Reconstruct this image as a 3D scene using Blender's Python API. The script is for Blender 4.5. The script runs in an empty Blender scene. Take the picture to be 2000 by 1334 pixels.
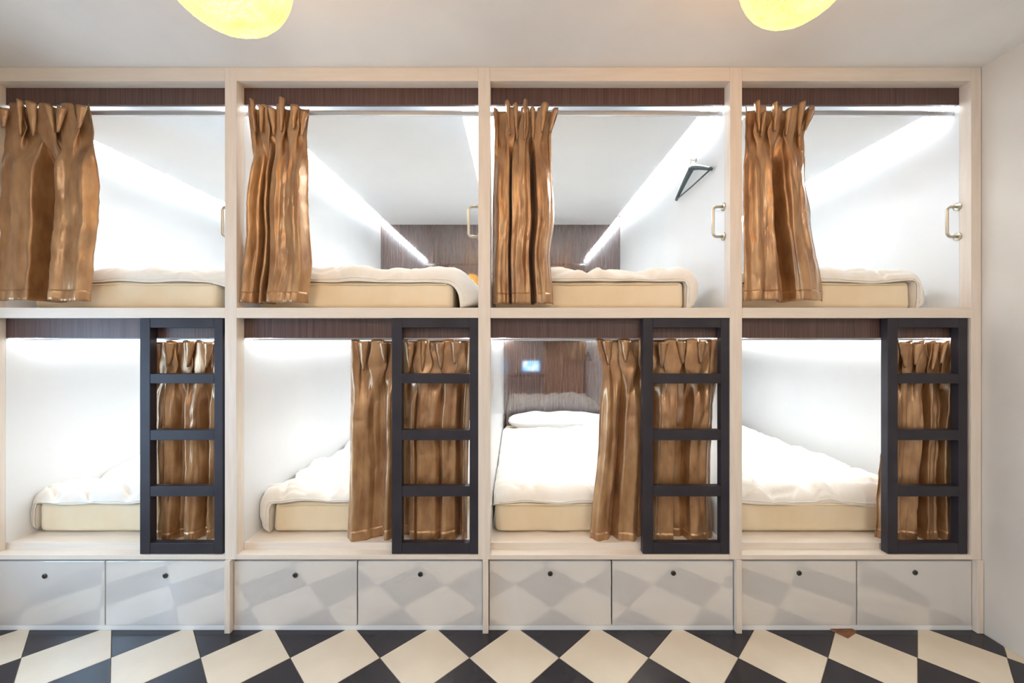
import bpy, bmesh, math, random
from mathutils import Vector, noise, Matrix

# ------------------------------------------------------------------ camera, light, exposure
F, D, EYE = 780.0, 1.836, 1.337          # focal length in px (2000 px frame), distance to bunk front, eye height
VX, VY = 1009.0, 667.0                  # vanishing point of the depth direction
S = F / D                               # px per metre on the bunk's front plane
scene = bpy.context.scene
COL = scene.collection
cam_d = bpy.data.cameras.new('camera'); cam = bpy.data.objects.new('camera', cam_d); COL.objects.link(cam)
cam_d.sensor_width = 36; cam_d.lens = F / 2000 * 36; cam_d.clip_start = 0.02
cam_d.shift_x = -(VX - 1000) / 2000
cam.location = (0, -D, EYE); cam.rotation_euler = (math.pi / 2, 0, 0)
scene.camera = cam
w = bpy.data.worlds.new('world'); scene.world = w; w.use_nodes = True
w.node_tree.nodes['Background'].inputs[0].default_value = (0.55, 0.75, 1.0, 1)
w.node_tree.nodes['Background'].inputs[1].default_value = 2.0
vs = scene.view_settings
vs.view_transform = 'Standard'; vs.look = 'None'; vs.gamma = 1.0; vs.exposure = 0.54; vs.use_curve_mapping = False
LED_POWER = 35.0          # emission of the light strips inside the pods
SHADE_POWER = 3.0        # glow of the pendant shades
FILL_POWER = 21.0         # fill lamps added on the ceiling behind the camera
DAY_POWER = 24.0         # daylight at the window

def area_light(name, loc, rot, sx, sy, power, color):
    l = bpy.data.lights.new(name, 'AREA'); l.shape = 'RECTANGLE'; l.size = sx; l.size_y = sy; l.energy = power; l.color = color
    o = bpy.data.objects.new(name, l); COL.objects.link(o); o.location = loc; o.rotation_euler = rot
    return o
ROOM_L, ROOM_R, ROOM_REAR, CEIL = -2.55, (1917.5 - VX) / S, -2.9, EYE + (VY - 131) / S
WIN_Y0, WIN_Y1, WIN_Z0, WIN_Z1 = -1.55, -0.30, 0.35, 1.50
area_light('window_daylight', (ROOM_L - 0.30, (WIN_Y0 + WIN_Y1) / 2, (WIN_Z0 + WIN_Z1) / 2 + 0.05), (0, -math.pi / 2, 0), 1.1, 1.2, DAY_POWER, (0.42, 0.70, 1.0))

# ------------------------------------------------------------------ helpers
def fx(x, z=0.0): return (x - VX) / F * (D + z)          # photo column -> metres at depth z behind the bunk front
def fz(y, z=0.0): return EYE - (y - VY) / F * (D + z)    # photo row -> height at depth z
def q(px): return (px - VX) / S                          # column on the front plane
def h(py): return EYE - (py - VY) / S                    # row on the front plane

def srgb(r, g, b):
    def c(v):
        v /= 255.0
        return v / 12.92 if v <= 0.04045 else ((v + 0.055) / 1.055) ** 2.4
    return (c(r), c(g), c(b), 1)

def obj(name, mesh, mat, parent=None, loc=(0, 0, 0), smooth=False):
    o = bpy.data.objects.new(name, mesh); COL.objects.link(o)
    if mat is not None and not mesh.materials: mesh.materials.append(mat)
    o.location = loc
    if parent: o.parent = parent
    if smooth:
        for p in mesh.polygons: p.use_smooth = True
    return o
def thing(name, label, cat, loc=(0, 0, 0), group=None):
    o = bpy.data.objects.new(name, None); COL.objects.link(o); o.empty_display_size = 0.1
    o.location = loc; return tag(o, label, cat, group)
def tag(o, label=None, cat=None, group=None, kind=None):
    if label: o['label'] = label
    if cat: o['category'] = cat
    if group: o['group'] = group
    if kind: o['kind'] = kind
    return o
def mesh_bm(bm, name='m'):
    me = bpy.data.meshes.new(name); bmesh.ops.recalc_face_normals(bm, faces=bm.faces); bm.to_mesh(me); bm.free(); return me
def bm_box(bm, x0, x1, y0, y1, z0, z1, bevel=0.0, seg=2):
    r = bmesh.ops.create_cube(bm, size=1.0)
    vs_ = r['verts']
    for v in vs_:
        v.co = Vector(((x0 + x1) / 2 + v.co.x * (x1 - x0), (y0 + y1) / 2 + v.co.y * (y1 - y0), (z0 + z1) / 2 + v.co.z * (z1 - z0)))
    if bevel > 0:
        es = list({e for v in vs_ for e in v.link_edges})
        bmesh.ops.bevel(bm, geom=es, offset=bevel, segments=seg, affect='EDGES', profile=0.5)
def box(name, x0, x1, y0, y1, z0, z1, mat, parent=None, bevel=0.0015, origin=None):
    """box in world coordinates; the object is parented to PARENT (an Empty without rotation)"""
    o = Vector(parent.location) if parent else Vector((0, 0, 0))
    bm = bmesh.new(); bm_box(bm, x0 - o.x, x1 - o.x, y0 - o.y, y1 - o.y, z0 - o.z, z1 - o.z, bevel)
    return obj(name, mesh_bm(bm, name), mat, parent)
def bm_tube(bm, pts, r, seg=10, closed=False, caps=True):
    pts = [Vector(p) for p in pts]; n = len(pts); rings = []
    up = None
    for i, p in enumerate(pts):
        if closed: t = (pts[(i + 1) % n] - pts[i - 1]).normalized()
        else: t = (pts[min(i + 1, n - 1)] - pts[max(i - 1, 0)]).normalized()
        if up is None:
            a = Vector((0, 0, 1)) if abs(t.z) < 0.9 else Vector((1, 0, 0))
            up = t.cross(a).normalized()
        up = (up - t * up.dot(t)).normalized(); b = t.cross(up)
        rr = r[i] if isinstance(r, (list, tuple)) else r
        rings.append([bm.verts.new(p + (up * math.cos(2 * math.pi * k / seg) + b * math.sin(2 * math.pi * k / seg)) * rr) for k in range(seg)])
    for i in range(n if closed else n - 1):
        a, b = rings[i], rings[(i + 1) % n]
        for k in range(seg): bm.faces.new((a[k], a[(k + 1) % seg], b[(k + 1) % seg], b[k]))
    if caps and not closed:
        bm.faces.new(rings[0]); bm.faces.new(rings[-1])
def bm_disc(bm, c, axis, r, t, seg=20, r2=None):
    c = Vector(c); a = Vector(axis).normalized()
    bm_tube(bm, [c, c + a * t * 0.7, c + a * t], [r, r, (r2 if r2 is not None else r * 0.85)], seg)
def grid_mesh(name, P, close_u=False):
    nv, nu = len(P), len(P[0]); verts = [p for row in P for p in row]; faces = []
    for j in range(nv - 1):
        for i in range(nu if close_u else nu - 1):
            i2 = (i + 1) % nu
            faces.append((j * nu + i, j * nu + i2, (j + 1) * nu + i2, (j + 1) * nu + i))
    me = bpy.data.meshes.new(name); me.from_pydata(verts, [], faces); me.update(); return me
def lerp(a, b, t): return a + (b - a) * t
def sstep(a, b, x):
    t = max(0.0, min(1.0, (x - a) / (b - a))); return t * t * (3 - 2 * t)
def interp(kn, x):
    if x <= kn[0][0]: return kn[0][1]
    for (x0, y0), (x1, y1) in zip(kn, kn[1:]):
        if x <= x1:
            t = (x - x0) / (x1 - x0); t = t * t * (3 - 2 * t); return y0 + (y1 - y0) * t
    return kn[-1][1]
def n3(x, y, z=0.0): return noise.noise(Vector((x, y, z)))

# ------------------------------------------------------------------ materials
def mat(name, col, rough=0.5, metal=0.0, ior=1.5, spec=0.5, emit=None, estr=0.0, coat=0.0):
    m = bpy.data.materials.new(name); m.use_nodes = True; b = m.node_tree.nodes['Principled BSDF']
    b.inputs['Base Color'].default_value = col; b.inputs['Roughness'].default_value = rough; b.inputs['Metallic'].default_value = metal
    b.inputs['IOR'].default_value = ior; b.inputs['Specular IOR Level'].default_value = spec
    b.inputs['Coat Weight'].default_value = coat; b.inputs['Coat Roughness'].default_value = 0.05
    if emit: b.inputs['Emission Color'].default_value = emit; b.inputs['Emission Strength'].default_value = estr
    return m
def nd(m, t, **kw):
    n = m.node_tree.nodes.new(t)
    for k, v in kw.items(): setattr(n, k, v)
    return n
def bsdf(m): return m.node_tree.nodes['Principled BSDF']
def vary(m, c1, c2, scale=(1, 1, 1), nscale=5.0, detail=4.0, lo=0.35, hi=0.65, bump=0.0, bdist=0.002, rough=None, distort=0.0):
    """noise-driven colour between c1 and c2 in object coordinates, optional fine bump"""
    L = m.node_tree.links.new
    tc = nd(m, 'ShaderNodeTexCoord'); mp = nd(m, 'ShaderNodeMapping'); mp.inputs['Scale'].default_value = scale
    L(tc.outputs['Object'], mp.inputs['Vector'])
    ns = nd(m, 'ShaderNodeTexNoise'); ns.inputs['Scale'].default_value = nscale; ns.inputs['Detail'].default_value = detail; ns.inputs['Distortion'].default_value = distort
    L(mp.outputs[0], ns.inputs['Vector'])
    cr = nd(m, 'ShaderNodeValToRGB'); cr.color_ramp.elements[0].position = lo; cr.color_ramp.elements[1].position = hi
    cr.color_ramp.elements[0].color = c1; cr.color_ramp.elements[1].color = c2
    L(ns.outputs['Fac'], cr.inputs['Fac']); L(cr.outputs['Color'], bsdf(m).inputs['Base Color'])
    if bump > 0:
        bp = nd(m, 'ShaderNodeBump'); bp.inputs['Strength'].default_value = bump; bp.inputs['Distance'].default_value = bdist
        L(ns.outputs['Fac'], bp.inputs['Height']); L(bp.outputs[0], bsdf(m).inputs['Normal'])
    if rough:
        mr = nd(m, 'ShaderNodeMapRange'); mr.inputs['To Min'].default_value = rough[0]; mr.inputs['To Max'].default_value = rough[1]
        L(ns.outputs['Fac'], mr.inputs['Value']); L(mr.outputs[0], bsdf(m).inputs['Roughness'])
    return m
M = {}
M['wall'] = vary(mat('painted_wall', srgb(232, 228, 222), 0.75), srgb(220, 214, 206), srgb(228, 223, 215), nscale=2.5, bump=0.05)
M['ceiling'] = vary(mat('painted_ceiling', srgb(222, 219, 215), 0.8), srgb(234, 231, 228), srgb(243, 241, 238), nscale=1.6, bump=0.04)
M['frame'] = vary(mat('birch_laminate', srgb(235, 222, 208), 0.42), srgb(229, 216, 202), srgb(237, 226, 214), scale=(14, 14, 1.2), nscale=4, detail=6, bump=0.03)
M['frame_h'] = vary(mat('birch_laminate_lengthwise', srgb(235, 222, 208), 0.42), srgb(231, 218, 204), srgb(236, 225, 212), scale=(1.2, 14, 14), nscale=4, detail=6, bump=0.03)
M['white'] = vary(mat('white_laminate', srgb(238, 239, 241), 0.28), srgb(234, 236, 238), srgb(241, 242, 243), nscale=1.5)
M['drawer'] = vary(mat('gloss_white_laminate', srgb(222, 219, 216), 0.05, ior=2.3), srgb(216, 213, 210), srgb(223, 220, 217), nscale=1.5)
M['dark_wood'] = vary(mat('dark_wood_valance', srgb(90, 66, 62), 0.4), srgb(70, 48, 45), srgb(104, 78, 72), scale=(70, 70, 1.5), nscale=3, detail=5, lo=0.3, hi=0.7)
M['gloss_wood'] = vary(mat('gloss_dark_wood', srgb(84, 64, 62), 0.05, ior=2.3), srgb(46, 32, 31), srgb(100, 75, 68), scale=(40, 40, 1.0), nscale=3, detail=6, lo=0.3, hi=0.7)
M['ladder'] = vary(mat('charcoal_lacquer', srgb(50, 47, 54), 0.5, spec=0.3), srgb(46, 43, 50), srgb(56, 53, 60), nscale=6)
M['steel'] = mat('brushed_steel', srgb(190, 182, 165), 0.28, 1.0)
M['alu'] = mat('aluminium', srgb(200, 204, 208), 0.35, 1.0)
M['dark_metal'] = mat('dark_lock_metal', srgb(92, 90, 88), 0.35, 1.0)
M['slot'] = mat('black_slot', srgb(18, 18, 18), 0.6)
M['sheet'] = vary(mat('cream_sheet', srgb(240, 222, 190), 0.85), srgb(234, 214, 180), srgb(243, 227, 198), nscale=4, bump=0.15, bdist=0.004)
M['duvet'] = vary(mat('ivory_duvet', srgb(244, 238, 228), 0.85), srgb(240, 233, 222), srgb(246, 241, 233), nscale=7, detail=5, bump=0.5, bdist=0.012, distort=0.6)
M['pillow'] = vary(mat('white_pillowcase', srgb(244, 243, 241), 0.85), srgb(241, 240, 238), srgb(247, 246, 244), nscale=9, bump=0.2, bdist=0.004)
M['tile_black'] = vary(mat('black_tile', srgb(40, 37, 44), 0.22), srgb(36, 33, 40), srgb(46, 43, 50), nscale=3)
M['tile_cream'] = vary(mat('cream_tile', srgb(226, 213, 192), 0.25), srgb(220, 206, 184), srgb(231, 219, 199), nscale=3)
M['grout'] = vary(mat('grout', srgb(150, 138, 122), 0.9), srgb(140, 128, 112), srgb(158, 146, 130), nscale=20)
M['hanger'] = mat('dark_green_plastic', srgb(62, 78, 78), 0.3)
M['wedge'] = vary(mat('brown_wood', srgb(120, 78, 48), 0.55), srgb(104, 64, 38), srgb(134, 90, 56), scale=(4, 30, 30), nscale=4)
M['desk'] = vary(mat('reddish_desk_wood', srgb(110, 62, 46), 0.4), srgb(98, 52, 38), srgb(122, 70, 52), scale=(2, 20, 20), nscale=4)
M['black_plastic'] = mat('black_plastic', srgb(24, 24, 28), 0.4)
M['led'] = mat('led_diffuser', srgb(240, 245, 250), 0.5, emit=(0.88, 0.95, 1.0, 1), estr=LED_POWER)
M['cord'] = mat('lamp_cord', srgb(230, 225, 210), 0.6)

def curtain_mat():
    m = mat('gold_satin', srgb(160, 110, 64), 0.27, metal=0.45, spec=0.9, coat=0.45)
    L = m.node_tree.links.new; b = bsdf(m)
    tc = nd(m, 'ShaderNodeTexCoord')
    mp = nd(m, 'ShaderNodeMapping'); mp.inputs['Scale'].default_value = (6, 6, 2.2); L(tc.outputs['Object'], mp.inputs['Vector'])
    n1 = nd(m, 'ShaderNodeTexNoise'); n1.inputs['Scale'].default_value = 3; n1.inputs['Detail'].default_value = 3; L(mp.outputs[0], n1.inputs['Vector'])
    cr = nd(m, 'ShaderNodeValToRGB'); e = cr.color_ramp.elements
    e[0].position = 0.3; e[0].color = srgb(146, 100, 58); e[1].position = 0.7; e[1].color = srgb(194, 152, 106)
    L(n1.outputs['Fac'], cr.inputs['Fac']); L(cr.outputs['Color'], b.inputs['Base Color'])
    mp2 = nd(m, 'ShaderNodeMapping'); mp2.inputs['Scale'].default_value = (60, 60, 420); L(tc.outputs['Object'], mp2.inputs['Vector'])
    n2 = nd(m, 'ShaderNodeTexNoise'); n2.inputs['Scale'].default_value = 2; n2.inputs['Detail'].default_value = 2; L(mp2.outputs[0], n2.inputs['Vector'])
    mp3 = nd(m, 'ShaderNodeMapping'); mp3.inputs['Scale'].default_value = (26, 26, 9); L(tc.outputs['Object'], mp3.inputs['Vector'])
    n4 = nd(m, 'ShaderNodeTexNoise'); n4.inputs['Scale'].default_value = 1.5; n4.inputs['Detail'].default_value = 3; L(mp3.outputs[0], n4.inputs['Vector'])
    b1 = nd(m, 'ShaderNodeBump'); b1.inputs['Strength'].default_value = 0.35; b1.inputs['Distance'].default_value = 0.006; L(n4.outputs['Fac'], b1.inputs['Height'])
    b2 = nd(m, 'ShaderNodeBump'); b2.inputs['Strength'].default_value = 0.22; b2.inputs['Distance'].default_value = 0.0015; L(n2.outputs['Fac'], b2.inputs['Height'])
    L(b1.outputs[0], b2.inputs['Normal']); L(b2.outputs[0], b.inputs['Normal'])
    b.inputs['Coat Roughness'].default_value = 0.24; b.inputs['Sheen Weight'].default_value = 0.15; b.inputs['Sheen Roughness'].default_value = 0.4
    return m
M['satin'] = curtain_mat()

def shade_mat(gk):
    m = mat('woven_lamp_shade', srgb(250, 235, 170), 0.7); L = m.node_tree.links.new; b = bsdf(m)
    tc = nd(m, 'ShaderNodeTexCoord')
    n1 = nd(m, 'ShaderNodeTexNoise'); n1.inputs['Scale'].default_value = 14; n1.inputs['Detail'].default_value = 6; L(tc.outputs['Object'], n1.inputs['Vector'])
    cr = nd(m, 'ShaderNodeValToRGB'); e = cr.color_ramp.elements
    e[0].position = 0.36; e[0].color = (0.14, 0.07 * gk, 0.012, 1); e[1].position = 0.62; e[1].color = (1.0, 0.62 * gk, 0.13 * gk, 1)
    k = e.new(0.48); k.color = (0.8, 0.36 * gk, 0.05 * gk, 1)
    L(n1.outputs['Fac'], cr.inputs['Fac']); L(cr.outputs['Color'], b.inputs['Emission Color']); b.inputs['Emission Strength'].default_value = SHADE_POWER
    return m
M['shade'] = shade_mat(1.0); M['shade_amber'] = shade_mat(0.68)
M['thread'] = mat('lamp_thread', srgb(245, 225, 150), 0.7, emit=(1.0, 0.55, 0.09, 1), estr=SHADE_POWER * 0.8)
M['fill_glow'] = mat('fill_lamp_diffuser', srgb(250, 245, 235), 0.6, emit=(1.0, 0.92, 0.82, 1), estr=FILL_POWER)  # glow of the added fill lamps
def pane_mat():
    m = bpy.data.materials.new('window_glass'); m.use_nodes = True; nt = m.node_tree; nt.nodes.clear()
    o = nt.nodes.new('ShaderNodeOutputMaterial'); mx = nt.nodes.new('ShaderNodeMixShader'); t = nt.nodes.new('ShaderNodeBsdfTransparent'); g = nt.nodes.new('ShaderNodeBsdfGlossy')
    g.inputs['Roughness'].default_value = 0.02; mx.inputs[0].default_value = 0.08
    nt.links.new(t.outputs[0], mx.inputs[1]); nt.links.new(g.outputs[0], mx.inputs[2]); nt.links.new(mx.outputs[0], o.inputs[0]); return m
M['pane'] = pane_mat()
def screen_mat():
    m = mat('lit_screen', srgb(40, 50, 90), 0.2); L = m.node_tree.links.new; b = bsdf(m)
    tc = nd(m, 'ShaderNodeTexCoord'); n1 = nd(m, 'ShaderNodeTexNoise'); n1.inputs['Scale'].default_value = 7; L(tc.outputs['Object'], n1.inputs['Vector'])
    cr = nd(m, 'ShaderNodeValToRGB'); e = cr.color_ramp.elements
    e[0].position = 0.4; e[0].color = (0.12, 0.55, 1, 1); e[1].position = 0.6; e[1].color = (0.85, 0.85, 1, 1)
    L(n1.outputs['Fac'], cr.inputs['Fac']); L(cr.outputs['Color'], b.inputs['Emission Color']); b.inputs['Emission Strength'].default_value = 6.0
    return m
M['screen'] = screen_mat()

# ------------------------------------------------------------------ room shell
POD_DEPTH = 1.95
def struct(name, boxes, m):
    bm = bmesh.new()
    for b in boxes: bm_box(bm, *b)
    return tag(obj(name, mesh_bm(bm, name), m), kind='structure')
floor = struct('floor', [(ROOM_L, ROOM_R, ROOM_REAR, POD_DEPTH + 0.03, -0.10, -0.004)], M['grout'])
struct('ceiling', [(ROOM_L - 0.1, ROOM_R + 0.1, ROOM_REAR - 0.1, POD_DEPTH + 0.13, CEIL, CEIL + 0.1)], M['ceiling'])
struct('wall_right', [(ROOM_R, ROOM_R + 0.1, ROOM_REAR - 0.1, POD_DEPTH + 0.13, -0.1, CEIL)], M['wall'])
struct('wall_back', [(ROOM_L, ROOM_R, POD_DEPTH + 0.03, POD_DEPTH + 0.13, -0.1, CEIL)], M['wall'])
struct('wall_rear', [(ROOM_L, ROOM_R, ROOM_REAR - 0.1, ROOM_REAR, -0.1, CEIL)], M['wall'])
struct('wall_left', [(ROOM_L - 0.1, ROOM_L, ROOM_REAR - 0.1, WIN_Y0, -0.1, CEIL), (ROOM_L - 0.1, ROOM_L, WIN_Y1, POD_DEPTH + 0.13, -0.1, CEIL),
                     (ROOM_L - 0.1, ROOM_L, WIN_Y0, WIN_Y1, -0.1, WIN_Z0), (ROOM_L - 0.1, ROOM_L, WIN_Y0, WIN_Y1, WIN_Z1, CEIL)], M['wall'])
win = bpy.data.objects.new('window_1', None); COL.objects.link(win); tag(win, kind='structure'); win.location = (ROOM_L - 0.05, WIN_Y0, WIN_Z0)
fw = 0.045; ym = (WIN_Y0 + WIN_Y1) / 2
for (y0, y1, z0, z1) in ((WIN_Y0, WIN_Y0 + fw, WIN_Z0, WIN_Z1), (WIN_Y1 - fw, WIN_Y1, WIN_Z0, WIN_Z1), (ym - fw / 2, ym + fw / 2, WIN_Z0 + fw, WIN_Z1 - fw),
                         (WIN_Y0 + fw, WIN_Y1 - fw, WIN_Z0, WIN_Z0 + fw), (WIN_Y0 + fw, WIN_Y1 - fw, WIN_Z1 - fw, WIN_Z1)):
    box('window_frame', ROOM_L - 0.075, ROOM_L - 0.025, y0, y1, z0, z1, M['white'], win)
for (y0, y1) in ((WIN_Y0 + fw, ym - fw / 2), (ym + fw / 2, WIN_Y1 - fw)):
    box('pane', ROOM_L - 0.053, ROOM_L - 0.047, y0, y1, WIN_Z0 + fw, WIN_Z1 - fw, M['pane'], win, bevel=0)

# diagonal checker tiles, each one an object under the floor
DG = 0.379                                    # tile diagonal
X0, Y0 = fx(1092, -0.147), -0.147              # one joint crossing seen in the photo
def clip(poly, ax, lim, keep_less):
    out = []
    for i in range(len(poly)):
        a, b = poly[i], poly[(i + 1) % len(poly)]
        ia = (a[ax] <= lim) if keep_less else (a[ax] >= lim); ib = (b[ax] <= lim) if keep_less else (b[ax] >= lim)
        if ia: out.append(a)
        if ia != ib:
            t = (lim - a[ax]) / (b[ax] - a[ax]); out.append((a[0] + (b[0] - a[0]) * t, a[1] + (b[1] - a[1]) * t))
    return out
def tile_mesh(poly, m):
    cx = sum(p[0] for p in poly) / len(poly); cy = sum(p[1] for p in poly) / len(poly)
    n = len(poly); v = []
    for k, zz in ((1.0, -0.004), (1.0, -0.0012), (0.992, 0.0)):
        v += [((p[0] - cx) * k + cx, (p[1] - cy) * k + cy, zz) for p in poly]
    f = [tuple(range(2 * n, 3 * n))]
    for L_ in range(2):
        for i in range(n): f.append((L_ * n + i, L_ * n + (i + 1) % n, (L_ + 1) * n + (i + 1) % n, (L_ + 1) * n + i))
    me = bpy.data.meshes.new('tile'); me.from_pydata(v, [], f); me.materials.append(m); me.update(); return me
hd = DG / 2 - 0.0011
full = [(hd, 0), (0, hd), (-hd, 0), (0, -hd)]
proto = {'b': tile_mesh(full, M['tile_black']), 'c': tile_mesh(full, M['tile_cream'])}
TX0, TX1, TY0, TY1 = ROOM_L + 0.002, ROOM_R - 0.002, ROOM_REAR + 0.002, 0.05
for j in range(-10, 3):
    for i in range(-9, 9):
        for kind, cx, cy in (('b', X0 + i * DG, Y0 + DG / 2 + j * DG), ('c', X0 + DG / 2 + i * DG, Y0 + j * DG)):
            p = [(x + cx, y + cy) for x, y in full]
            inside = all(TX0 <= x <= TX1 and TY0 <= y <= TY1 for x, y in p)
            if inside: obj('tile', proto[kind], None, floor, (cx, cy, 0)); continue
            for ax, lim, less in ((0, TX0, False), (0, TX1, True), (1, TY0, False), (1, TY1, True)):
                if p: p = clip(p, ax, lim, less)
            if len(p) < 3: continue
            area = abs(sum(p[k][0] * p[(k + 1) % len(p)][1] - p[(k + 1) % len(p)][0] * p[k][1] for k in range(len(p)))) / 2
            if area < 2e-4: continue
            obj('tile', tile_mesh([(x - cx, y - cy) for x, y in p], M['tile_black' if kind == 'b' else 'tile_cream']), None, floor, (cx, cy, 0))

# ------------------------------------------------------------------ bunk unit
POSTS = [(-38, -16), (439, 462), (934, 957.5), (1426, 1449.5), (1897, 1916.5)]     # post faces on the front plane (photo columns)
PODS = [(POSTS[i][1], POSTS[i + 1][0]) for i in range(4)]
Z_BEAM, Z_SH1, Z_SH0 = h(158), h(601), h(621)
Z_LEDGE, Z_RAIL0, Z_PLAT = h(1084), h(1093), h(1070.7)
bunk = thing('bunk_unit', 'birch-white built-in capsule bunk wall of eight open pods on two levels', 'bunk bed', (0, 0, 0))
for a, b in POSTS:
    box('post', q(a), q(b), 0, 0.05, Z_RAIL0, CEIL - 0.0005, M['frame'], bunk)
for a, b in ((-34, -22), (441, 452), (943, 954), (1436.5, 1447), (1905, 1916.5)):
    box('leg', q(a), q(b), -0.010, 0.05, 0.0005, Z_RAIL0 - 0.0005, M['frame'], bunk)
for i, (a, b) in enumerate(PODS):
    pl, pr = q(a), q(b)
    box('top_beam', pl, pr, 0.0, 0.05, Z_BEAM, CEIL - 0.0005, M['frame_h'], bunk)
    box('shelf_board', pl, pr, 0.0, POD_DEPTH, Z_SH0, Z_SH1, M['frame_h'], bunk)
    box('bottom_rail', pl, pr, 0.0, 0.06, Z_RAIL0, Z_LEDGE, M['frame_h'], bunk)
    box('bed_platform', pl, pr, 0.051, POD_DEPTH, Z_RAIL0, Z_PLAT, M['frame_h'], bunk)
    box('roof_board', pl, pr, 0.05, POD_DEPTH, Z_BEAM, Z_BEAM + 0.018, M['white'], bunk)
    # valances
    box('valance', pl, pr, 0.05, 0.066, h(192), Z_BEAM, M['dark_wood'], bunk)
    box('valance', pl, pr, 0.05, 0.066, h(660), Z_SH0, M['dark_wood'], bunk)
    for lvl in (0, 1):
        zp = h(197) if lvl == 0 else h(663.5)
        ztop = Z_BEAM if lvl == 0 else Z_SH0
        zb = Z_SH1 if lvl == 0 else Z_PLAT
        gap = 0.089
        y0 = 0.105 if lvl == 0 else 0.125
        box('ceiling_panel', pl + gap, pr - gap, y0, POD_DEPTH - 0.001, zp, zp + 0.018, M['white'], bunk)
        box('back_panel', pl, pr, POD_DEPTH, POD_DEPTH + 0.018, zb, ztop, M['gloss_wood'], bunk, bevel=0)
        for x0, x1 in ((pl + 0.001, pl + 0.019), (pr - 0.019, pr - 0.001)):
            s_ = box('light_strip', x0, x1, 0.075, POD_DEPTH - 0.03, zp + 0.018, zp + 0.040, M['led'], bunk, bevel=0.003)
        # rail that carries the curtain
        zr0, zr1 = (h(208), h(200)) if lvl == 0 else (h(664.5), h(661))
        yr = 0.070 if lvl == 0 else 0.086
        rail = box('curtain_rail', pl, pr, yr, yr + 0.014, zr0, zr1, M['alu'], bunk, bevel=0.002)
for i, (a, b) in enumerate(POSTS):
    for z0, z1 in ((Z_SH0, CEIL - 0.0005), (Z_RAIL0, Z_SH0)):
        box('side_panel', q(a), q(b), 0.05, POD_DEPTH + 0.018, z0, z1, M['white'], bunk, bevel=0)
# grab handles screwed to the right-hand side of the upper pods
def handle(xw, parent):
    y = 0.056; z0, z1 = h(456), h(396); so = 0.051; rr = 0.018
    pts = [(xw - 0.002, y, z1)]
    for k in range(7):
        t = k / 6 * math.pi / 2; pts.append((xw - so + rr - rr * math.sin(t), y, z1 - rr + rr * math.cos(t)))
    for k in range(7):
        t = k / 6 * math.pi / 2; pts.append((xw - so + rr - rr * math.cos(t), y, z0 + rr - rr * math.sin(t)))
    pts.append((xw - 0.002, y, z0))
    bm = bmesh.new(); bm_tube(bm, pts, 0.0064, 12)
    g = obj('grab_handle', mesh_bm(bm), M['steel'], parent, smooth=True); tag(g, 'satin steel D-shaped grab handle')
    for z in (z0, z1):
        bm = bmesh.new(); bm_disc(bm, (xw, y, z), (-1, 0, 0), 0.019, 0.007, 20, 0.012)
        obj('flange', mesh_bm(bm), M['steel'], g)
for a, b in PODS: handle(q(b), bunk)

# ------------------------------------------------------------------ storage cabinets under the bunks
LOCKS = [((82, 1128), (319, 1127)), ((574, 1126), (820, 1124)), ((1075, 1123), (1317, 1122)), ((1564, 1122), (1792, 1121))]
SPLIT = [200, 696, 1196, 1678]
CABX = [(-22, 441), (452, 943), (954, 1436), (1447, 1905)]
cab_lab = ['low white storage cabinet at the far left, tinted blue by daylight', 'low white storage cabinet below the second column of pods from the left',
           'low white storage cabinet below the pod with the reflected screen', 'low white storage cabinet beside the right wall, brown wedge at its foot']
for i in range(4):
    a, b = CABX[i]
    c = thing('storage_cabinet', cab_lab[i], 'cabinet', (q((a + b) / 2), 0, 0), 'storage cabinets under the bunks')
    zt = Z_RAIL0 - 0.0005
    box('top_board', q(a) + 0.001, q(b) - 0.001, 0.03, 0.6, zt - 0.012, zt, M['white'], c)
    box('plinth', q(a) + 0.001, q(b) - 0.001, 0.0135, 0.046, 0.0, h(1225.5), M['white'], c)
    box('bottom_board', q(a) + 0.001, q(b) - 0.001, 0.046, 0.6, h(1225.5) - 0.012, h(1225.5), M['white'], c)
    for k, (x0, x1) in enumerate(((a + 1.5, SPLIT[i] - 1.2), (SPLIT[i] + 1.2, b - 1.5))):
        d = box('drawer', q(x0), q(x1), 0.012, 0.030, h(1225), h(1099), M['drawer'], c, bevel=0.002)
        lx, ly = LOCKS[i][k]; p = (q(lx) - c.location.x, 0.012, h(ly) - 0.0)
        bm = bmesh.new(); bm_disc(bm, p, (0, -1, 0), 0.0114, 0.005, 24, 0.009)
        lk = obj('lock', mesh_bm(bm), M['dark_metal'], d); tag(lk, 'small round metal cam lock')
        bm = bmesh.new(); bm_box(bm, p[0] - 0.0012, p[0] + 0.0012, 0.0062, 0.0075, p[2] - 0.005, p[2] + 0.005)
        # key slot is cut as a dark inlay of the drawer's lock
        obj('key_slot', mesh_bm(bm), M['slot'], d)

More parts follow.
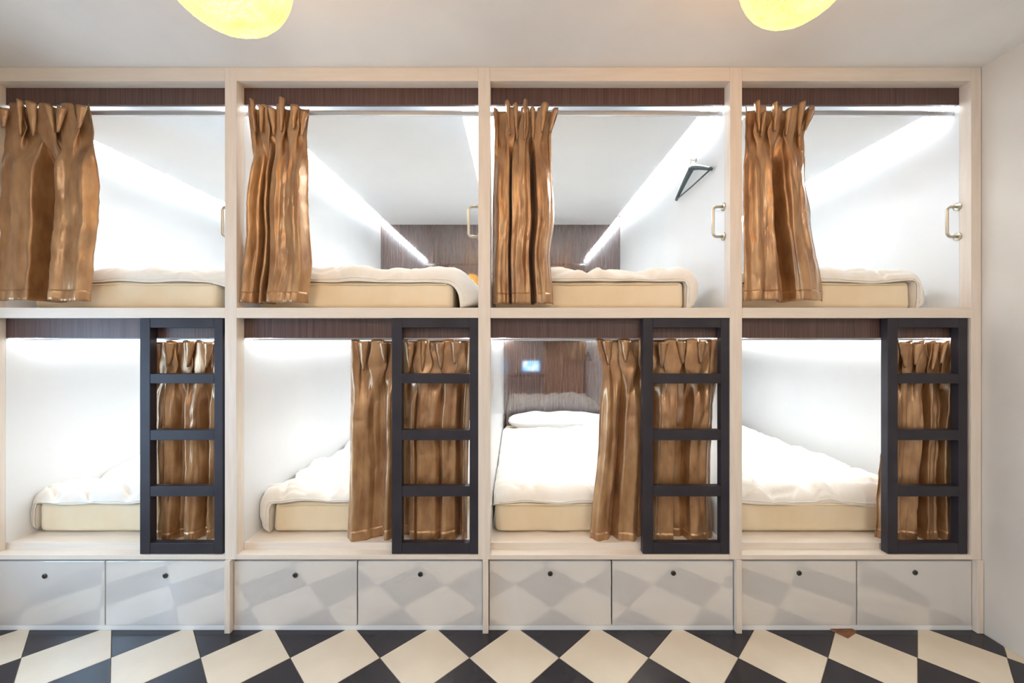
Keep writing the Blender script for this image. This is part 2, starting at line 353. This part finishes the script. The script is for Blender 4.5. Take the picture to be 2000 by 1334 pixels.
# ------------------------------------------------------------------ sliding ladders
LAD = [(273, 435, 'black ladder at the foot of the leftmost lower pod, curtain behind it'), (765, 934, 'black ladder in front of the second lower pod from the left'),
       (1256, 1425, 'black ladder of the lower pod whose back panel reflects a screen'), (1734, 1890, 'black ladder nearest the right wall, showing its left edge')]
for a, b, lab in LAD:
    y0, y1 = 0.006, 0.042
    fq = lambda px: fx(px, y0)
    xa, xb = fq(a), fq(b)
    z0, z1 = Z_LEDGE + 0.0005, Z_SH0 - 0.001
    t = thing('sliding_ladder', lab, 'ladder', ((xa + xb) / 2, y0, z0), 'sliding ladders in front of the lower pods')
    sl, sr = 20 / S, 17 / S
    box('stile', xa, xa + sl, y0, y1, z0, z1, M['ladder'], t, 0.002)
    box('stile', xb - sr, xb, y0, y1, z0, z1, M['ladder'], t, 0.002)
    for nm, ya, yb in (('top_rail', None, 640), ('rung', 730, 749), ('rung', 840, 860), ('rung', 950, 970), ('bottom_rail', 1061, None)):
        box(nm, xa + sl, xb - sr, y0 + 0.0008, y1 - 0.0008, fz(yb, y0) if yb else z0, fz(ya, y0) if ya else z1, M['ladder'], t, 0.002)

# ------------------------------------------------------------------ mattresses, duvets, pillow
def mattress(x0, x1, y0, y1, zb, zt, label, seed):
    t = thing('mattress', label, 'mattress', ((x0 + x1) / 2, y0, zb), 'mattresses in the pods')
    o = t.location
    nx, ny, nz = 40, 44, 10
    bm = bmesh.new()
    bm_box(bm, x0 - o.x, x1 - o.x, 0, y1 - y0, 0, zt - zb)
    bmesh.ops.bevel(bm, geom=list(bm.edges), offset=0.028, segments=3, affect='EDGES', profile=0.5)
    bmesh.ops.subdivide_edges(bm, edges=[e for e in bm.edges if e.calc_length() > 0.2], cuts=26, use_grid_fill=True)
    for v in bm.verts:
        c = v.co
        front = 1 - sstep(0.0, 0.08, c.y)
        n = n3(c.x * 7 + seed, c.z * 9, c.y * 3) * 0.009 + 0.010 * math.sin((c.x * 22 + c.z * 38 + 4 * n3(c.x * 3, seed, 0)) ) * front * n3(c.x * 4, 3.3, seed)
        if c.z > 0.004: c.y += -n * front
        if 0.01 < c.z < (zt - zb) * 0.7: c.y -= 0.006 * front
    cov = obj('fitted_sheet', mesh_bm(bm), M['sheet'], t, smooth=True)
    # piping along the front top edge
    bm = bmesh.new()
    pts = [(lerp(x0 + 0.03, x1 - 0.03, k / 24) - o.x, -0.003 + 0.002 * n3(k * 0.7, seed), zt - zb - 0.018 + 0.002 * n3(k * 0.5, 4.0, seed)) for k in range(25)]
    bm_tube(bm, pts, 0.0032, 6); obj('piping', mesh_bm(bm), M['sheet'], t, smooth=True)
    return t

def duvet(path, y0, y1, thick, label, seed, floor_z, front_sag=0.0, humps=(), wl=None, wr=None, rough_=1.0, fold=1.0, puff=((0, 1), (1, 1))):
    """puffy quilt: PATH is the cross-section [(x, z)] its underside lies on; swept along the depth from y0 to y1"""
    # resample path by length
    P = [Vector((p[0], p[1])) for p in path]
    # Catmull-Rom smoothing
    fine = []
    for i in range(len(P) - 1):
        p0, p1, p2, p3 = P[max(i - 1, 0)], P[i], P[i + 1], P[min(i + 2, len(P) - 1)]
        for k in range(12):
            u = k / 12
            fine.append(0.5 * ((2 * p1) + (p2 - p0) * u + (2 * p0 - 5 * p1 + 4 * p2 - p3) * u * u + (3 * p1 - p0 - 3 * p2 + p3) * u ** 3))
    fine.append(P[-1])
    ln = [0.0]
    for a, b in zip(fine, fine[1:]): ln.append(ln[-1] + (b - a).length)
    def at(u):
        s = u * ln[-1]
        for i in range(len(ln) - 1):
            if s <= ln[i + 1] + 1e-9:
                t = (s - ln[i]) / max(ln[i + 1] - ln[i], 1e-9); return fine[i].lerp(fine[i + 1], t)
        return fine[-1]
    NU, NV = 96, 84
    base = [at(i / NU) for i in range(NU + 1)]
    nrm = []
    for i in range(NU + 1):
        d = (base[min(i + 1, NU)] - base[max(i - 1, 0)]).normalized(); nrm.append(Vector((-d.y, d.x)))
    cx = (path[0][0] + path[-1][0]) / 2
    t = thing('duvet', label, 'duvet', (cx, y0, floor_z), 'duvets in the pods'); o = t.location
    rows = []
    for j in range(NV + 1):
        v = (j / NV) ** 1.6; y = lerp(y0, y1, v)
        e = (y - y0) / 0.06
        prof = math.sqrt(max(0.0, 1 - (1 - min(e, 1.0)) ** 2))      # rounded front rim
        e2 = (y1 - y) / 0.05; prof *= math.sqrt(max(0.0, 1 - (1 - min(e2, 1.0)) ** 2))
        top, bot = [], []
        for i in range(NU + 1):
            u = i / NU; b = base[i]; n = nrm[i]
            side = math.sqrt(max(0.0, 1 - (1 - min(min(u, 1 - u) / 0.05, 1.0)) ** 2))
            s = u * ln[-1]
            nz = (n3(s * 4.5 + seed, y * 3.5, seed) * 0.022 + n3(s * 11 + seed, y * 8, 2.0 + seed) * 0.010
                  + 0.006 * n3(s * 24 + 3 * n3(y * 5, s * 4), y * 15, seed + 5))
            ridge = abs(n3(s * 6 + y * 4 + seed, y * 2.2 - s * 2, seed + 9)); nz -= 0.017 * max(0, 0.22 - ridge) / 0.22
            r2 = abs(n3(s * 3.5 + seed * 2, (y - y0) * 16 + 3 * n3(s * 3, seed), seed + 4)); nz -= 0.013 * max(0, 0.16 - r2) / 0.16 * (1 - sstep(0.1, 0.6, y - y0))
            th = (thick * interp(puff, u) + nz * rough_) * side * prof
            for (hx, hy, hr, hh) in humps:
                th += hh * math.exp(-(((b.x - hx) / hr) ** 2 + ((y - hy) / (hr * 1.3)) ** 2)) * side * prof
            yo = fold * (0.012 * n3(s * 3.2, seed, 1.0) + 0.008 * n3(s * 10, seed, 4.0)) * (1 - sstep(0.0, 0.25, y - y0))
            sag = front_sag * (1 - sstep(0.0, 0.07, y - y0)) * (0.9 + 1.1 * n3(s * 5, seed, 7.0))
            lo = 0.004
            px, pz = b.x + n.x * (th + lo), b.y + n.y * (th + lo) - sag
            bx_, bz_ = b.x + n.x * lo * 0.5, b.y + n.y * lo * 0.5 - sag
            if wl is not None: px, bx_ = max(px, wl), max(bx_, wl)
            if wr is not None: px, bx_ = min(px, wr), min(bx_, wr)
            pz, bz_ = max(pz, floor_z + 0.002), max(bz_, floor_z + 0.001)
            top.append((px - o.x, y + yo - o.y, pz - o.z)); bot.append((bx_ - o.x, y + yo - o.y, bz_ - o.z))
        rows.append(top + bot[::-1])
    me = grid_mesh('duvet_cover', rows, close_u=True)
    obj('duvet_cover', me, M['duvet'], t, smooth=True)
    # seam line along the front rim
    bm = bmesh.new(); pts = []
    for i in range(3, NU - 2, 2):
        p = Vector(rows[1][i]); pts.append((p.x, p.y - 0.002, p.z))
    bm_tube(bm, pts, 0.0022, 5); obj('seam', mesh_bm(bm), M['duvet'], t, smooth=True)
    return t

MY = 0.125                                              # front end of the mattresses
ms = (D + MY) / D
def mq(px): return fx(px, MY)                           # column at the mattress front
def mh(py): return fz(py, MY)
UP = ['upper far-left pod', 'upper second pod from left', 'upper pod with the hanger', 'upper pod nearest the right wall']
LO = ['lower far-left pod', 'lower second pod from left', 'lower pod with the reflected screen', 'lower pod nearest the right wall']
ZMU, ZML = Z_SH1 + 0.143, Z_PLAT + 0.158
mx_u = [(q(2), mq(425)), (q(470), mq(884)), (q(964), mq(1336)), (q(1457), mq(1780))]
mx_l = [(mq(64), q(410)), (mq(529), q(896)), (mq(966), q(1362)), (q(1458), q(1840))]
for i in range(4):
    mattress(mx_u[i][0], mx_u[i][1], MY, 1.95, Z_SH1 + 0.0005, ZMU, 'cream-sheeted mattress in the ' + UP[i], 3.1 + i)
    mattress(mx_l[i][0], mx_l[i][1], MY + 0.022, 1.95, Z_PLAT + 0.0005, ZML, 'cream-sheeted mattress in the ' + LO[i], 13.7 + i)
def right_drape(i, xl_, xe, out, zt, zf, zend):
    """flat on the mattress, over its right edge and down"""
    return [(xl_, zt), (lerp(xl_, xe, 0.5), zt), (xe - 0.05, zt), (xe + out * 0.25, zt - 0.012), (xe + out * 0.45, zt - 0.05), (xe + out * 0.5, zend)]
zf = Z_SH1 + 0.001
L0, R0 = [q(p[0]) + 0.004 for p in PODS], [q(p[1]) - 0.004 for p in PODS]
duvet([(mx_u[0][0], ZMU), (q(200), ZMU), (q(330), ZMU), (mx_u[0][1] - 0.02, ZMU - 0.008), (q(425), ZMU - 0.05), (q(431), Z_SH1 + 0.02)], MY - 0.006, 1.85, 0.067,
      'ivory duvet over the mattress in the ' + UP[0], 1.3, zf, 0.012, wl=L0[0], wr=R0[0])
duvet([(mx_u[1][0], ZMU), (q(640), ZMU), (q(800), ZMU), (q(858), ZMU - 0.002), (q(876), ZMU - 0.02), (q(886), ZMU - 0.06), (q(890), Z_SH1 + 0.012)], MY - 0.006, 1.85, 0.074,
      'ivory duvet sagging to the right in the ' + UP[1], 7.9, zf, 0.012, wl=L0[1], wr=R0[1], puff=((0, 1), (0.7, 1.0), (0.9, 1.2), (1, 1.6)))
duvet(right_drape(2, mx_u[2][0], mx_u[2][1], 0.012, ZMU, zf, Z_SH1 + 0.012), MY - 0.006, 1.85, 0.065,
      'ivory duvet rolled over the mattress edge in the ' + UP[2], 3.2, zf, 0.010, wl=L0[2], wr=R0[2], puff=((0, 1), (0.8, 1.0), (0.93, 1.15), (1, 1.3)), rough_=1.3)
duvet(right_drape(3, mx_u[3][0], mx_u[3][1], 0.012, ZMU, zf, Z_SH1 + 0.012), MY - 0.006, 1.85, 0.063,
      'ivory duvet rolled over the mattress edge in the ' + UP[3], 5.4, zf, 0.014, wl=L0[3], wr=R0[3], puff=((0, 1), (0.8, 1.0), (0.93, 1.15), (1, 1.3)), rough_=1.3)
zf = Z_PLAT + 0.001
def left_drape(xe, out, xr_, zt, zend):
    return [(xe - out, zend), (xe - out * 0.85, zt - 0.06), (xe - out * 0.4, zt - 0.012), (xe + 0.05, zt), (lerp(xe, xr_, 0.5), zt), (xr_, zt)]
duvet(left_drape(mx_l[0][0], 0.008, mx_l[0][1], ZML, Z_PLAT + 0.03), MY + 0.018, 1.85, 0.056,
      'ivory duvet with crumpled front in the ' + LO[0], 2.2, zf, 0.012, wl=L0[0], wr=R0[0], rough_=2.0, fold=1.6, puff=((0, 1.1), (0.1, 1.0), (1, 1)))
duvet(left_drape(mx_l[1][0], 0.012, mx_l[1][1], ZML, Z_PLAT + 0.012), MY + 0.018, 1.85, 0.060,
      'ivory duvet sliding off the left side in the ' + LO[1], 9.1, zf, 0.010, wl=L0[1], wr=R0[1], rough_=1.5, puff=((0, 1.5), (0.12, 1.15), (0.2, 1.0), (1, 1)))
duvet([(L0[2] + 0.002, ZML - 0.01), (q(1000), ZML), (q(1250), ZML), (R0[2] - 0.01, ZML)], MY + 0.018, 1.56, 0.072,
      'smooth white duvet spread flat in the ' + LO[2], 6.6, zf, 0.014, humps=((0.60, 1.0, 0.21, 0.13),), wl=L0[2], wr=R0[2], fold=0.8)
duvet([(mx_l[3][0], ZML), (q(1560), ZML), (q(1700), ZML), (mx_l[3][1], ZML)], MY + 0.018, 1.85, 0.072,
      'ivory duvet hanging loosely over the front in the ' + LO[3], 4.5, zf, 0.016, wl=L0[3], wr=R0[3], rough_=1.3)
# pillow at the far end of the third lower pod
def pillow(cx, cy, zb, sx, sy, sz, label, seed):
    t = thing('pillow', label, 'pillow', (cx, cy, zb)); P = []
    NU, NV = 48, 24
    for j in range(NV + 1):
        ph = -math.pi / 2 + math.pi * j / NV; row = []
        for i in range(NU):
            a = 2 * math.pi * i / NU; c, s = math.cos(a), math.sin(a)
            k = (abs(c) ** 3.2 + abs(s) ** 3.2) ** (-1 / 3.2); r = max(0.0, math.cos(ph)) ** 0.55
            x, y = c * k * r * sx / 2, s * k * r * sy / 2
            z = sz / 2 * math.sin(ph) * (1 - 0.25 * (abs(c * k) ** 4 + abs(s * k) ** 4) * 0.5) + sz / 2
            z += 0.014 * n3(x * 7 + seed, y * 7) * (1 if ph > 0 else 0)
            row.append((x, y, max(z, 0.0)))
        P.append(row)
    me = grid_mesh('pillowcase', P, True); obj('pillowcase', me, M['pillow'], t, smooth=True)
    bm = bmesh.new(); rim = [Vector(P[NV // 2][i]) * 1.0 for i in range(NU)]
    bm_tube(bm, rim, 0.003, 6, closed=True); obj('seam', mesh_bm(bm), M['pillow'], t, smooth=True)
pillow(q(1170), 1.745, ZML + 0.001, 0.90, 0.34, 0.165, 'white pillow against the glossy panel in the lower pod with the reflected screen', 2.0)

# ------------------------------------------------------------------ curtains
def curtain(label, left, right, ytop, ybot, n, yc, amp, seed, group, prof, peaks, ymin=0.003, ymax=None, rise=14, deep=0.004):
    """LEFT/RIGHT: [(row, column)] edges of the gathered cloth as seen in the photo, placed on the rail's depth yc"""
    rnd = random.Random(seed)
    xa = fx(interp(left, ytop), yc); xb = fx(interp(right, ytop), yc)
    zt, zb = fz(ytop, yc), fz(ybot, yc)
    t = thing('curtain', label, 'curtain', ((xa + xb) / 2, yc, zb), group); o = t.location
    NU, NV = 220, 72
    fa = [rnd.uniform(0.65, 1.15) for _ in range(n + 3)]
    ph0 = rnd.random()
    wj = [rnd.uniform(-0.16, 0.16) for _ in range(n + 3)]
    def warp(u):                                       # uneven fold widths
        k = u * n; i = int(k); f = k - i
        return k + lerp(wj[i], wj[i + 1], f * f * (3 - 2 * f))
    rows = []
    tie = 0.115
    pa, pb = prof[0][0], prof[-1][0]; prf = [((p - pa) / (pb - pa), f_) for p, f_ in prof]
    for j in range(NV + 1):
        v = j / NV; py = lerp(ytop, ybot, v)
        Lx, Rx = fx(interp(left, py), yc), fx(interp(right, py), yc); row = []
        for i in range(NU + 1):
            u = i / NU
            k = warp(u) + 0.04 * n3(u * 9, v * 4, seed + 3)
            ang = 2 * math.pi * k; f0 = math.cos(ang)
            pin = math.exp(-((v - tie) / 0.055) ** 2)
            ud = u + 0.035 * n3(u * 2.2 + seed, v * 1.3, seed) * sstep(0.15, 0.5, v) * (1 - v) * 2
            fl = interp(prf, ud)                                   # the few broad folds of the hanging cloth
            bl = sstep(0.10, 0.34 + 0.10 * n3(u * 6, seed, 3.0), v)
            f = lerp(math.copysign(abs(f0) ** 0.8, f0) * 0.55 * (1 - 0.3 * pin), -fl, bl)
            edge = min(1.0, min(u, 1 - u) * n * 1.2)
            lat = (0.10 + 0.16 * pin) * (1 - bl) * (Rx - Lx) / n * math.sin(2 * ang)
            df = (interp(prf, ud + 0.012) - interp(prf, ud - 0.012)) / 0.024
            x = Lx + (Rx - Lx) * u + lat * edge + 0.0035 * bl * max(-1, min(1, df / 14)) * edge      # folds bulge over the valleys between them
            y = yc + deep * 0.5 * bl - (amp + deep * bl) * f + 0.012 * bl * n3(u * 5 + seed, v * 3.2 + u * 2, 1.0) + 0.004 * n3(u * 11 + seed, v * 6, 1.0) + 0.002 * n3(u * 22, v * 13 + u * 9, seed)
            rib = math.sin(2 * math.pi * (u * n * 2.6 + 0.5 * n3(u * 4 + seed, v * 1.5, 6.0)) + seed)
            y -= 0.0032 * bl * math.copysign(abs(rib) ** 1.4, rib) * (0.6 + 0.6 * n3(u * 3, v * 2, seed + 2.5))
            # small diagonal creases
            y += 0.004 * max(0, 0.3 - abs(n3(u * 5 + v * 7, v * 5 - u * 3, seed + 8))) * 3
            y = max(ymin, y)
            if ymax is not None: y = min(ymax, y)
            z = fz(py, yc)
            if v < 0.06: z += rise * 0.25 / S * max(0, f0) * (1 - v / 0.06)
            if v > 0.97: z += 0.004 * n3(u * 8, seed, 2)
            row.append((x - o.x, y - o.y, z - o.z))
        rows.append(row)
    me = grid_mesh('cloth', rows); c = obj('cloth', me, M['satin'], t, smooth=True)
    md = c.modifiers.new('thickness', 'SOLIDIFY'); md.thickness = 0.0012; md.offset = 0
    # stitched hem at the bottom, a doubled band
    hem = [[(p[0], p[1] - 0.0012, p[2]) for p in r] for r in rows[-5:]]
    me = grid_mesh('hem', hem); hm = obj('hem', me, M['satin'], t, smooth=True)
    md = hm.modifiers.new('thickness', 'SOLIDIFY'); md.thickness = 0.0014; md.offset = 0
    # pinch pleats standing up from the heading
    for (pc, top, wdt, lean) in peaks:
        base_y = ytop + (ybot - ytop) * tie * rnd.uniform(0.95, 1.35)
        yf = max(yc - amp * 0.55, ymin + 0.008)
        xp = fx(pc, yf); zt_, zb_ = fz(top, yf), fz(base_y, yf)
        P = []; NW = 8; NH = 12
        for j in range(NH + 1):
            s = j / NH; wd = lerp(0.006, wdt * 1.08, s ** 0.8); P.append([])
            for i in range(NW + 1):
                e = i / NW * 2 - 1
                x = xp + lean * (s - 1) + e * wd / 2 + 0.003 * n3(s * 4, pc * 0.1)
                y = yf - (1 - e * e) * (0.006 + 0.012 * s) + 0.002 * n3(e * 3, s * 5, pc)
                P[-1].append((x - o.x, max(y, ymin) - o.y, lerp(zb_, zt_, s) - 0.004 * e * e * s - o.z))
        me = grid_mesh('pleat', P); pt = obj('pleat', me, M['satin'], t, smooth=True)
        md = pt.modifiers.new('thickness', 'SOLIDIFY'); md.thickness = 0.0014; md.offset = 0
    return t
GU, GL = 'gold curtains of the upper pods', 'gold curtains of the lower pods'
curtain('wide gold satin curtain gathered at the left of the upper far-left pod', [(207, -8), (588, -12)], [(207, 178), (260, 185), (420, 184), (500, 175), (590, 168)], 207, 588, 4, 0.038, 0.026, 11, GU,
        [(-10,.3),(10,-.6),(60,-.9),(78,-1),(87,.8),(105,1),(118,.9),(128,-1),(150,-.6),(175,-.7),(190,.2)],
        [(8, 214, 0.05, 0.0), (42, 197, 0.022, 0.0), (62, 200, 0.05, -0.012), (98, 207, 0.03, -0.02), (122, 212, 0.045, 0.02), (160, 208, 0.05, 0.01)], ymax=0.100, deep=0.022)
curtain('narrow gold satin curtain gathered at the left of the upper second pod', [(210, 487), (300, 494), (420, 482), (592, 467)], [(210, 606), (270, 600), (400, 599), (520, 606), (594, 598)], 210, 592, 4, 0.038, 0.028, 23, GU,
        [(467,0),(480,-1),(492,-.4),(500,.9),(508,-.2),(513,-.6),(520,1),(526,.9),(532,-1),(555,-.7),(585,-.9),(600,.1)],
        [(494, 196, 0.022, -0.012), (511, 208, 0.028, 0.0), (531, 212, 0.035, -0.012), (552, 193, 0.030, 0.006), (577, 210, 0.03, 0.010), (596, 220, 0.03, 0.018)], ymax=0.100, deep=0.022)
curtain('gold satin curtain with upright pleats in the upper pod with the hanger', [(215, 964), (260, 966), (420, 962), (596, 961)], [(215, 1090), (270, 1076), (420, 1084), (500, 1075), (596, 1082)], 215, 594, 4, 0.038, 0.026, 37, GU,
        [(961,.3),(975,-.8),(992,-.6),(998,.7),(1003,-.7),(1020,-1),(1035,-.7),(1040,.9),(1046,.6),(1052,-.8),(1065,-1),(1078,-.4),(1084,.3)],
        [(991, 199, 0.020, -0.012), (1007, 204, 0.022, -0.006), (1026, 197, 0.018, 0.004), (1040, 212, 0.024, -0.004), (1064, 203, 0.036, 0.014), (1084, 214, 0.026, 0.026)], ymax=0.100, deep=0.022)
curtain('gold satin curtain flaring at the bottom, upper pod nearest the right wall', [(215, 1453), (588, 1453)], [(215, 1588), (270, 1568), (330, 1576), (420, 1588), (588, 1613)], 213, 588, 4, 0.038, 0.028, 41, GU,
        [(1453,-.2),(1475,-.9),(1495,-.6),(1510,-.9),(1520,-.4),(1532,.9),(1545,1),(1555,-.6),(1562,-1),(1590,-.7),(1613,.1)],
        [(1478, 199, 0.026, -0.010), (1492, 220, 0.022, 0.014), (1514, 202, 0.022, 0.004), (1540, 214, 0.03, 0.012), (1566, 201, 0.034, 0.014), (1583, 216, 0.03, 0.024)], ymax=0.100, deep=0.022)
YL = 0.086
curtain('gold satin curtain behind the ladder of the lower far-left pod', [(668, 300), (1058, 296)], [(668, 428), (900, 428), (1058, 420)], 668, 1056, 4, YL, 0.026, 53, GL,
        [(298,.2),(312,-.4),(325,.4),(333,-1),(341,-.9),(350,.2),(360,.7),(372,-.9),(384,-.7),(395,.6),(405,1),(412,-.5),(425,.2)],
        [(330, 668, 0.06, 0.0), (372, 666, 0.05, 0.012), (408, 668, 0.05, 0.01)], ymin=0.053, ymax=0.132, deep=0.014)
curtain('gold satin curtain reaching left beyond the ladder of the lower second pod', [(666, 687), (850, 684), (1050, 678)], [(666, 918), (1058, 912)], 666, 1054, 5, YL, 0.026, 67, GL,
        [(680,0),(695,-.8),(715,-.5),(728,.2),(745,.6),(758,-.6),(775,.8),(795,1),(810,-.8),(816,-.2),(822,-.9),(850,-.6),(862,.1),(872,-.9),(890,-.6),(900,1),(908,-.6),(915,0)],
        [(710, 666, 0.05, 0.0), (748, 668, 0.045, -0.01), (800, 667, 0.05, 0.0), (828, 665, 0.03, 0.008), (858, 667, 0.05, -0.008), (890, 666, 0.05, 0.006)], ymin=0.053, ymax=0.132, deep=0.014)
curtain('bright gold satin curtain half beside the ladder of the pod with reflected screen', [(664, 1164), (720, 1176), (850, 1170), (1058, 1153)], [(664, 1404), (900, 1392), (1058, 1396)], 664, 1058, 5, YL, 0.026, 71, GL,
        [(1155,0),(1168,-.9),(1185,-.6),(1200,.7),(1212,-.7),(1235,-.9),(1250,.5),(1265,1),(1285,-.7),(1310,-.9),(1317,.8),(1330,.5),(1340,.8),(1348,-.9),(1375,-.7),(1390,0),(1397,.5)],
        [(1186, 664, 0.05, -0.008), (1222, 665, 0.05, 0.0), (1295, 667, 0.05, 0.006), (1330, 666, 0.045, -0.008), (1372, 667, 0.05, 0.01)], ymin=0.053, ymax=0.132, deep=0.014)
curtain('gold satin curtain folded tight behind the ladder nearest the right wall', [(668, 1746), (800, 1730), (1058, 1716)], [(668, 1876), (900, 1866), (1058, 1868)], 668, 1055, 5, YL, 0.026, 83, GL,
        [(1716,.3),(1730,-.7),(1755,-.4),(1780,-.8),(1790,.9),(1800,1),(1805,-.8),(1822,-.6),(1828,.9),(1835,.8),(1842,-.8),(1858,-.6),(1862,.8),(1868,-.2)],
        [(1768, 668, 0.06, 0.0), (1795, 670, 0.05, 0.02), (1828, 668, 0.028, 0.02), (1845, 669, 0.028, 0.02), (1864, 670, 0.028, 0.02)], ymin=0.053, ymax=0.132, deep=0.014)

# ------------------------------------------------------------------ clothes hangers on the right-hand walls of the third column
def hanger(xw, yc, ztop, label):
    t = thing('clothes_hanger', label, 'hanger', (xw - 0.03, yc, ztop - 0.16), 'clothes hangers on the pod walls')
    o = t.location
    def P(x, y, z): return (x - o.x, y - o.y, z - o.z)
    x = xw - 0.022; hw = 0.215
    zb_ = ztop - 0.135; za = ztop - 0.035
    for s in (-1, 1):
        bm = bmesh.new(); pts = []
        for k in range(11):
            f = k / 10; pts.append(P(x, yc + s * hw * f, za - (za - zb_) * (f ** 1.15)))
        bm_tube(bm, pts, [lerp(0.017, 0.009, k / 10) for k in range(11)], 10); obj('arm', mesh_bm(bm), M['hanger'], t, smooth=True)
    bm = bmesh.new(); bm_tube(bm, [P(x, yc - hw, zb_ + 0.001), P(x, yc, zb_ - 0.002), P(x, yc + hw, zb_ + 0.001)], 0.0042, 8); obj('trouser_bar', mesh_bm(bm), M['hanger'], t, smooth=True)
    bm = bmesh.new(); pts = [P(x, yc, za), P(x, yc, za + 0.012)]
    for k in range(11):
        a = -math.pi / 2 + k / 10 * math.pi * 1.3; pts.append(P(x, yc + 0.0 + 0.016 * math.cos(a), za + 0.030 + 0.016 * math.sin(a)))
    bm_tube(bm, pts, 0.0022, 8); obj('hook', mesh_bm(bm), M['steel'], t, smooth=True)
    bm = bmesh.new(); bm_tube(bm, [P(xw, yc, za + 0.042), P(xw - 0.026, yc, za + 0.040), P(xw - 0.032, yc, za + 0.050)], 0.003, 8); bm_disc(bm, P(xw, yc, za + 0.042), (-1, 0, 0), 0.011, 0.004)
    wp = obj('wall_peg', mesh_bm(bm), M['steel'], t, smooth=False)
hanger(q(PODS[2][1]), 0.35, h(248), 'dark green plastic clothes hanger on the white wall above a grab handle')
hanger(q(PODS[2][1]), 0.35, h(248) - (h(197) - h(663.5)), 'small dark clothes hanger mirrored in the glossy panel beside the gold curtain')

# ------------------------------------------------------------------ pendant lamps
def pendant(c, r, label, seed, sm):
    t = thing('pendant_lamp', label, 'lamp', (c[0], c[1], c[2] - r), 'round woven pendant lamps')
    rnd = random.Random(seed); bm = bmesh.new()
    bmesh.ops.create_uvsphere(bm, u_segments=40, v_segments=24, radius=r * 0.985, matrix=Matrix.Translation((0, 0, r)))
    sh = obj('shade', mesh_bm(bm), M[sm], t, smooth=True)
    bm = bmesh.new()
    for k in range(130):
        ax = Vector((rnd.gauss(0, 1), rnd.gauss(0, 1), rnd.gauss(0, 1))).normalized()
        a = ax.orthogonal().normalized(); b = ax.cross(a); off = rnd.uniform(-0.45, 0.45); rr = math.sqrt(1 - off * off) * r * rnd.uniform(0.985, 1.005)
        pts = [a * math.cos(2 * math.pi * i / 30) * rr + b * math.sin(2 * math.pi * i / 30) * rr + ax * off * r + Vector((0, 0, r)) for i in range(30)]
        bm_tube(bm, pts, 0.0009, 3, closed=True)
    th = obj('winding', mesh_bm(bm), M['thread'], t, smooth=True); th['kind'] = 'stuff'
    top = CEIL - t.location.z
    bm = bmesh.new(); bm_tube(bm, [(0, 0, 2 * r - 0.005), (0, 0, top - 0.012)], 0.004, 8); obj('cord', mesh_bm(bm), M['cord'], t)
    bm = bmesh.new(); bm_disc(bm, (0, 0, top - 0.0005), (0, 0, -1), 0.045, 0.015); obj('ceiling_rose', mesh_bm(bm), M['cord'], t)
pendant((-0.738, -0.823, 2.293), 0.150, 'pale yellow glowing ball lamp at top left, the larger of two', 5, 'shade')
pendant((0.759, -0.758, 2.354), 0.140, 'deeper amber glowing ball lamp at top right, the smaller of two', 9, 'shade_amber')

# ------------------------------------------------------------------ small things
bm = bmesh.new()
v = [bm.verts.new(p) for p in ((-0.062, 0.012, 0), (-0.014, -0.052, 0), (0.062, -0.012, 0), (0.040, 0.016, 0), (-0.055, 0.012, 0.007), (-0.014, -0.048, 0.003), (0.056, -0.010, 0.007), (0.040, 0.016, 0.008))]
for f in ((0, 1, 2, 3), (4, 5, 6, 7), (0, 1, 5, 4), (1, 2, 6, 5), (2, 3, 7, 6), (3, 0, 4, 7)): bm.faces.new([v[k] for k in f])
tag(obj('wooden_wedge', mesh_bm(bm), M['wedge'], None, (fx(1648, 0.0), 0.012, 0.0005)), 'small brown wooden wedge on the floor under the cabinet edge', 'wedge')

# ------------------------------------------------------------------ behind the camera: what the glossy panel mirrors, and unseen fill lamps added to brighten the room
desk = thing('desk', 'low reddish desk mirrored in the dark glossy panel', 'desk', (0.15, -2.62, 0))
box('desk_top', -0.45, 0.75, -2.87, -2.40, 0.62, 0.65, M['desk'], desk)
for x in (-0.43, 0.69):
    for y in (-2.85, -2.46): box('leg', x, x + 0.04, y, y + 0.04, 0.0, 0.62, M['desk'], desk)
scr = thing('monitor', 'small lit blue-white screen mirrored in the dark glossy panel', 'monitor', (0.30, -2.62, 0.6505))
box('stand', 0.225, 0.375, -2.68, -2.58, 0.6505, 0.662, M['black_plastic'], scr)
box('neck', 0.285, 0.315, -2.645, -2.63, 0.662, 0.75, M['black_plastic'], scr)
box('casing', 0.11, 0.49, -2.63, -2.612, 0.705, 0.945, M['black_plastic'], scr, 0.003)
box('screen', 0.125, 0.475, -2.6118, -2.6105, 0.72, 0.93, M['screen'], scr, 0)
for k, x in enumerate((-1.0, 1.25)):  # out-of-view lamps, added as warm fill on the bunk front
    c = thing('fill_lamp', ['added round fill lamp behind the viewer on the window side', 'added round fill lamp behind the viewer on the wall side'][k], 'lamp', (x, -2.35, CEIL - 0.06), 'added fill lamps')
    bm = bmesh.new(); bm_disc(bm, (0, 0, 0.0595), (0, 0, -1), 0.26, 0.02, 40, 0.26); obj('base', mesh_bm(bm), M['white'], c)
    bm = bmesh.new(); bm_tube(bm, [(0, 0, 0.0395), (0, 0, 0.02), (0, 0, 0.006), (0, 0, 0)], [0.25, 0.245, 0.22, 0.17], 40); obj('diffuser', mesh_bm(bm), M['fill_glow'], c, smooth=True)
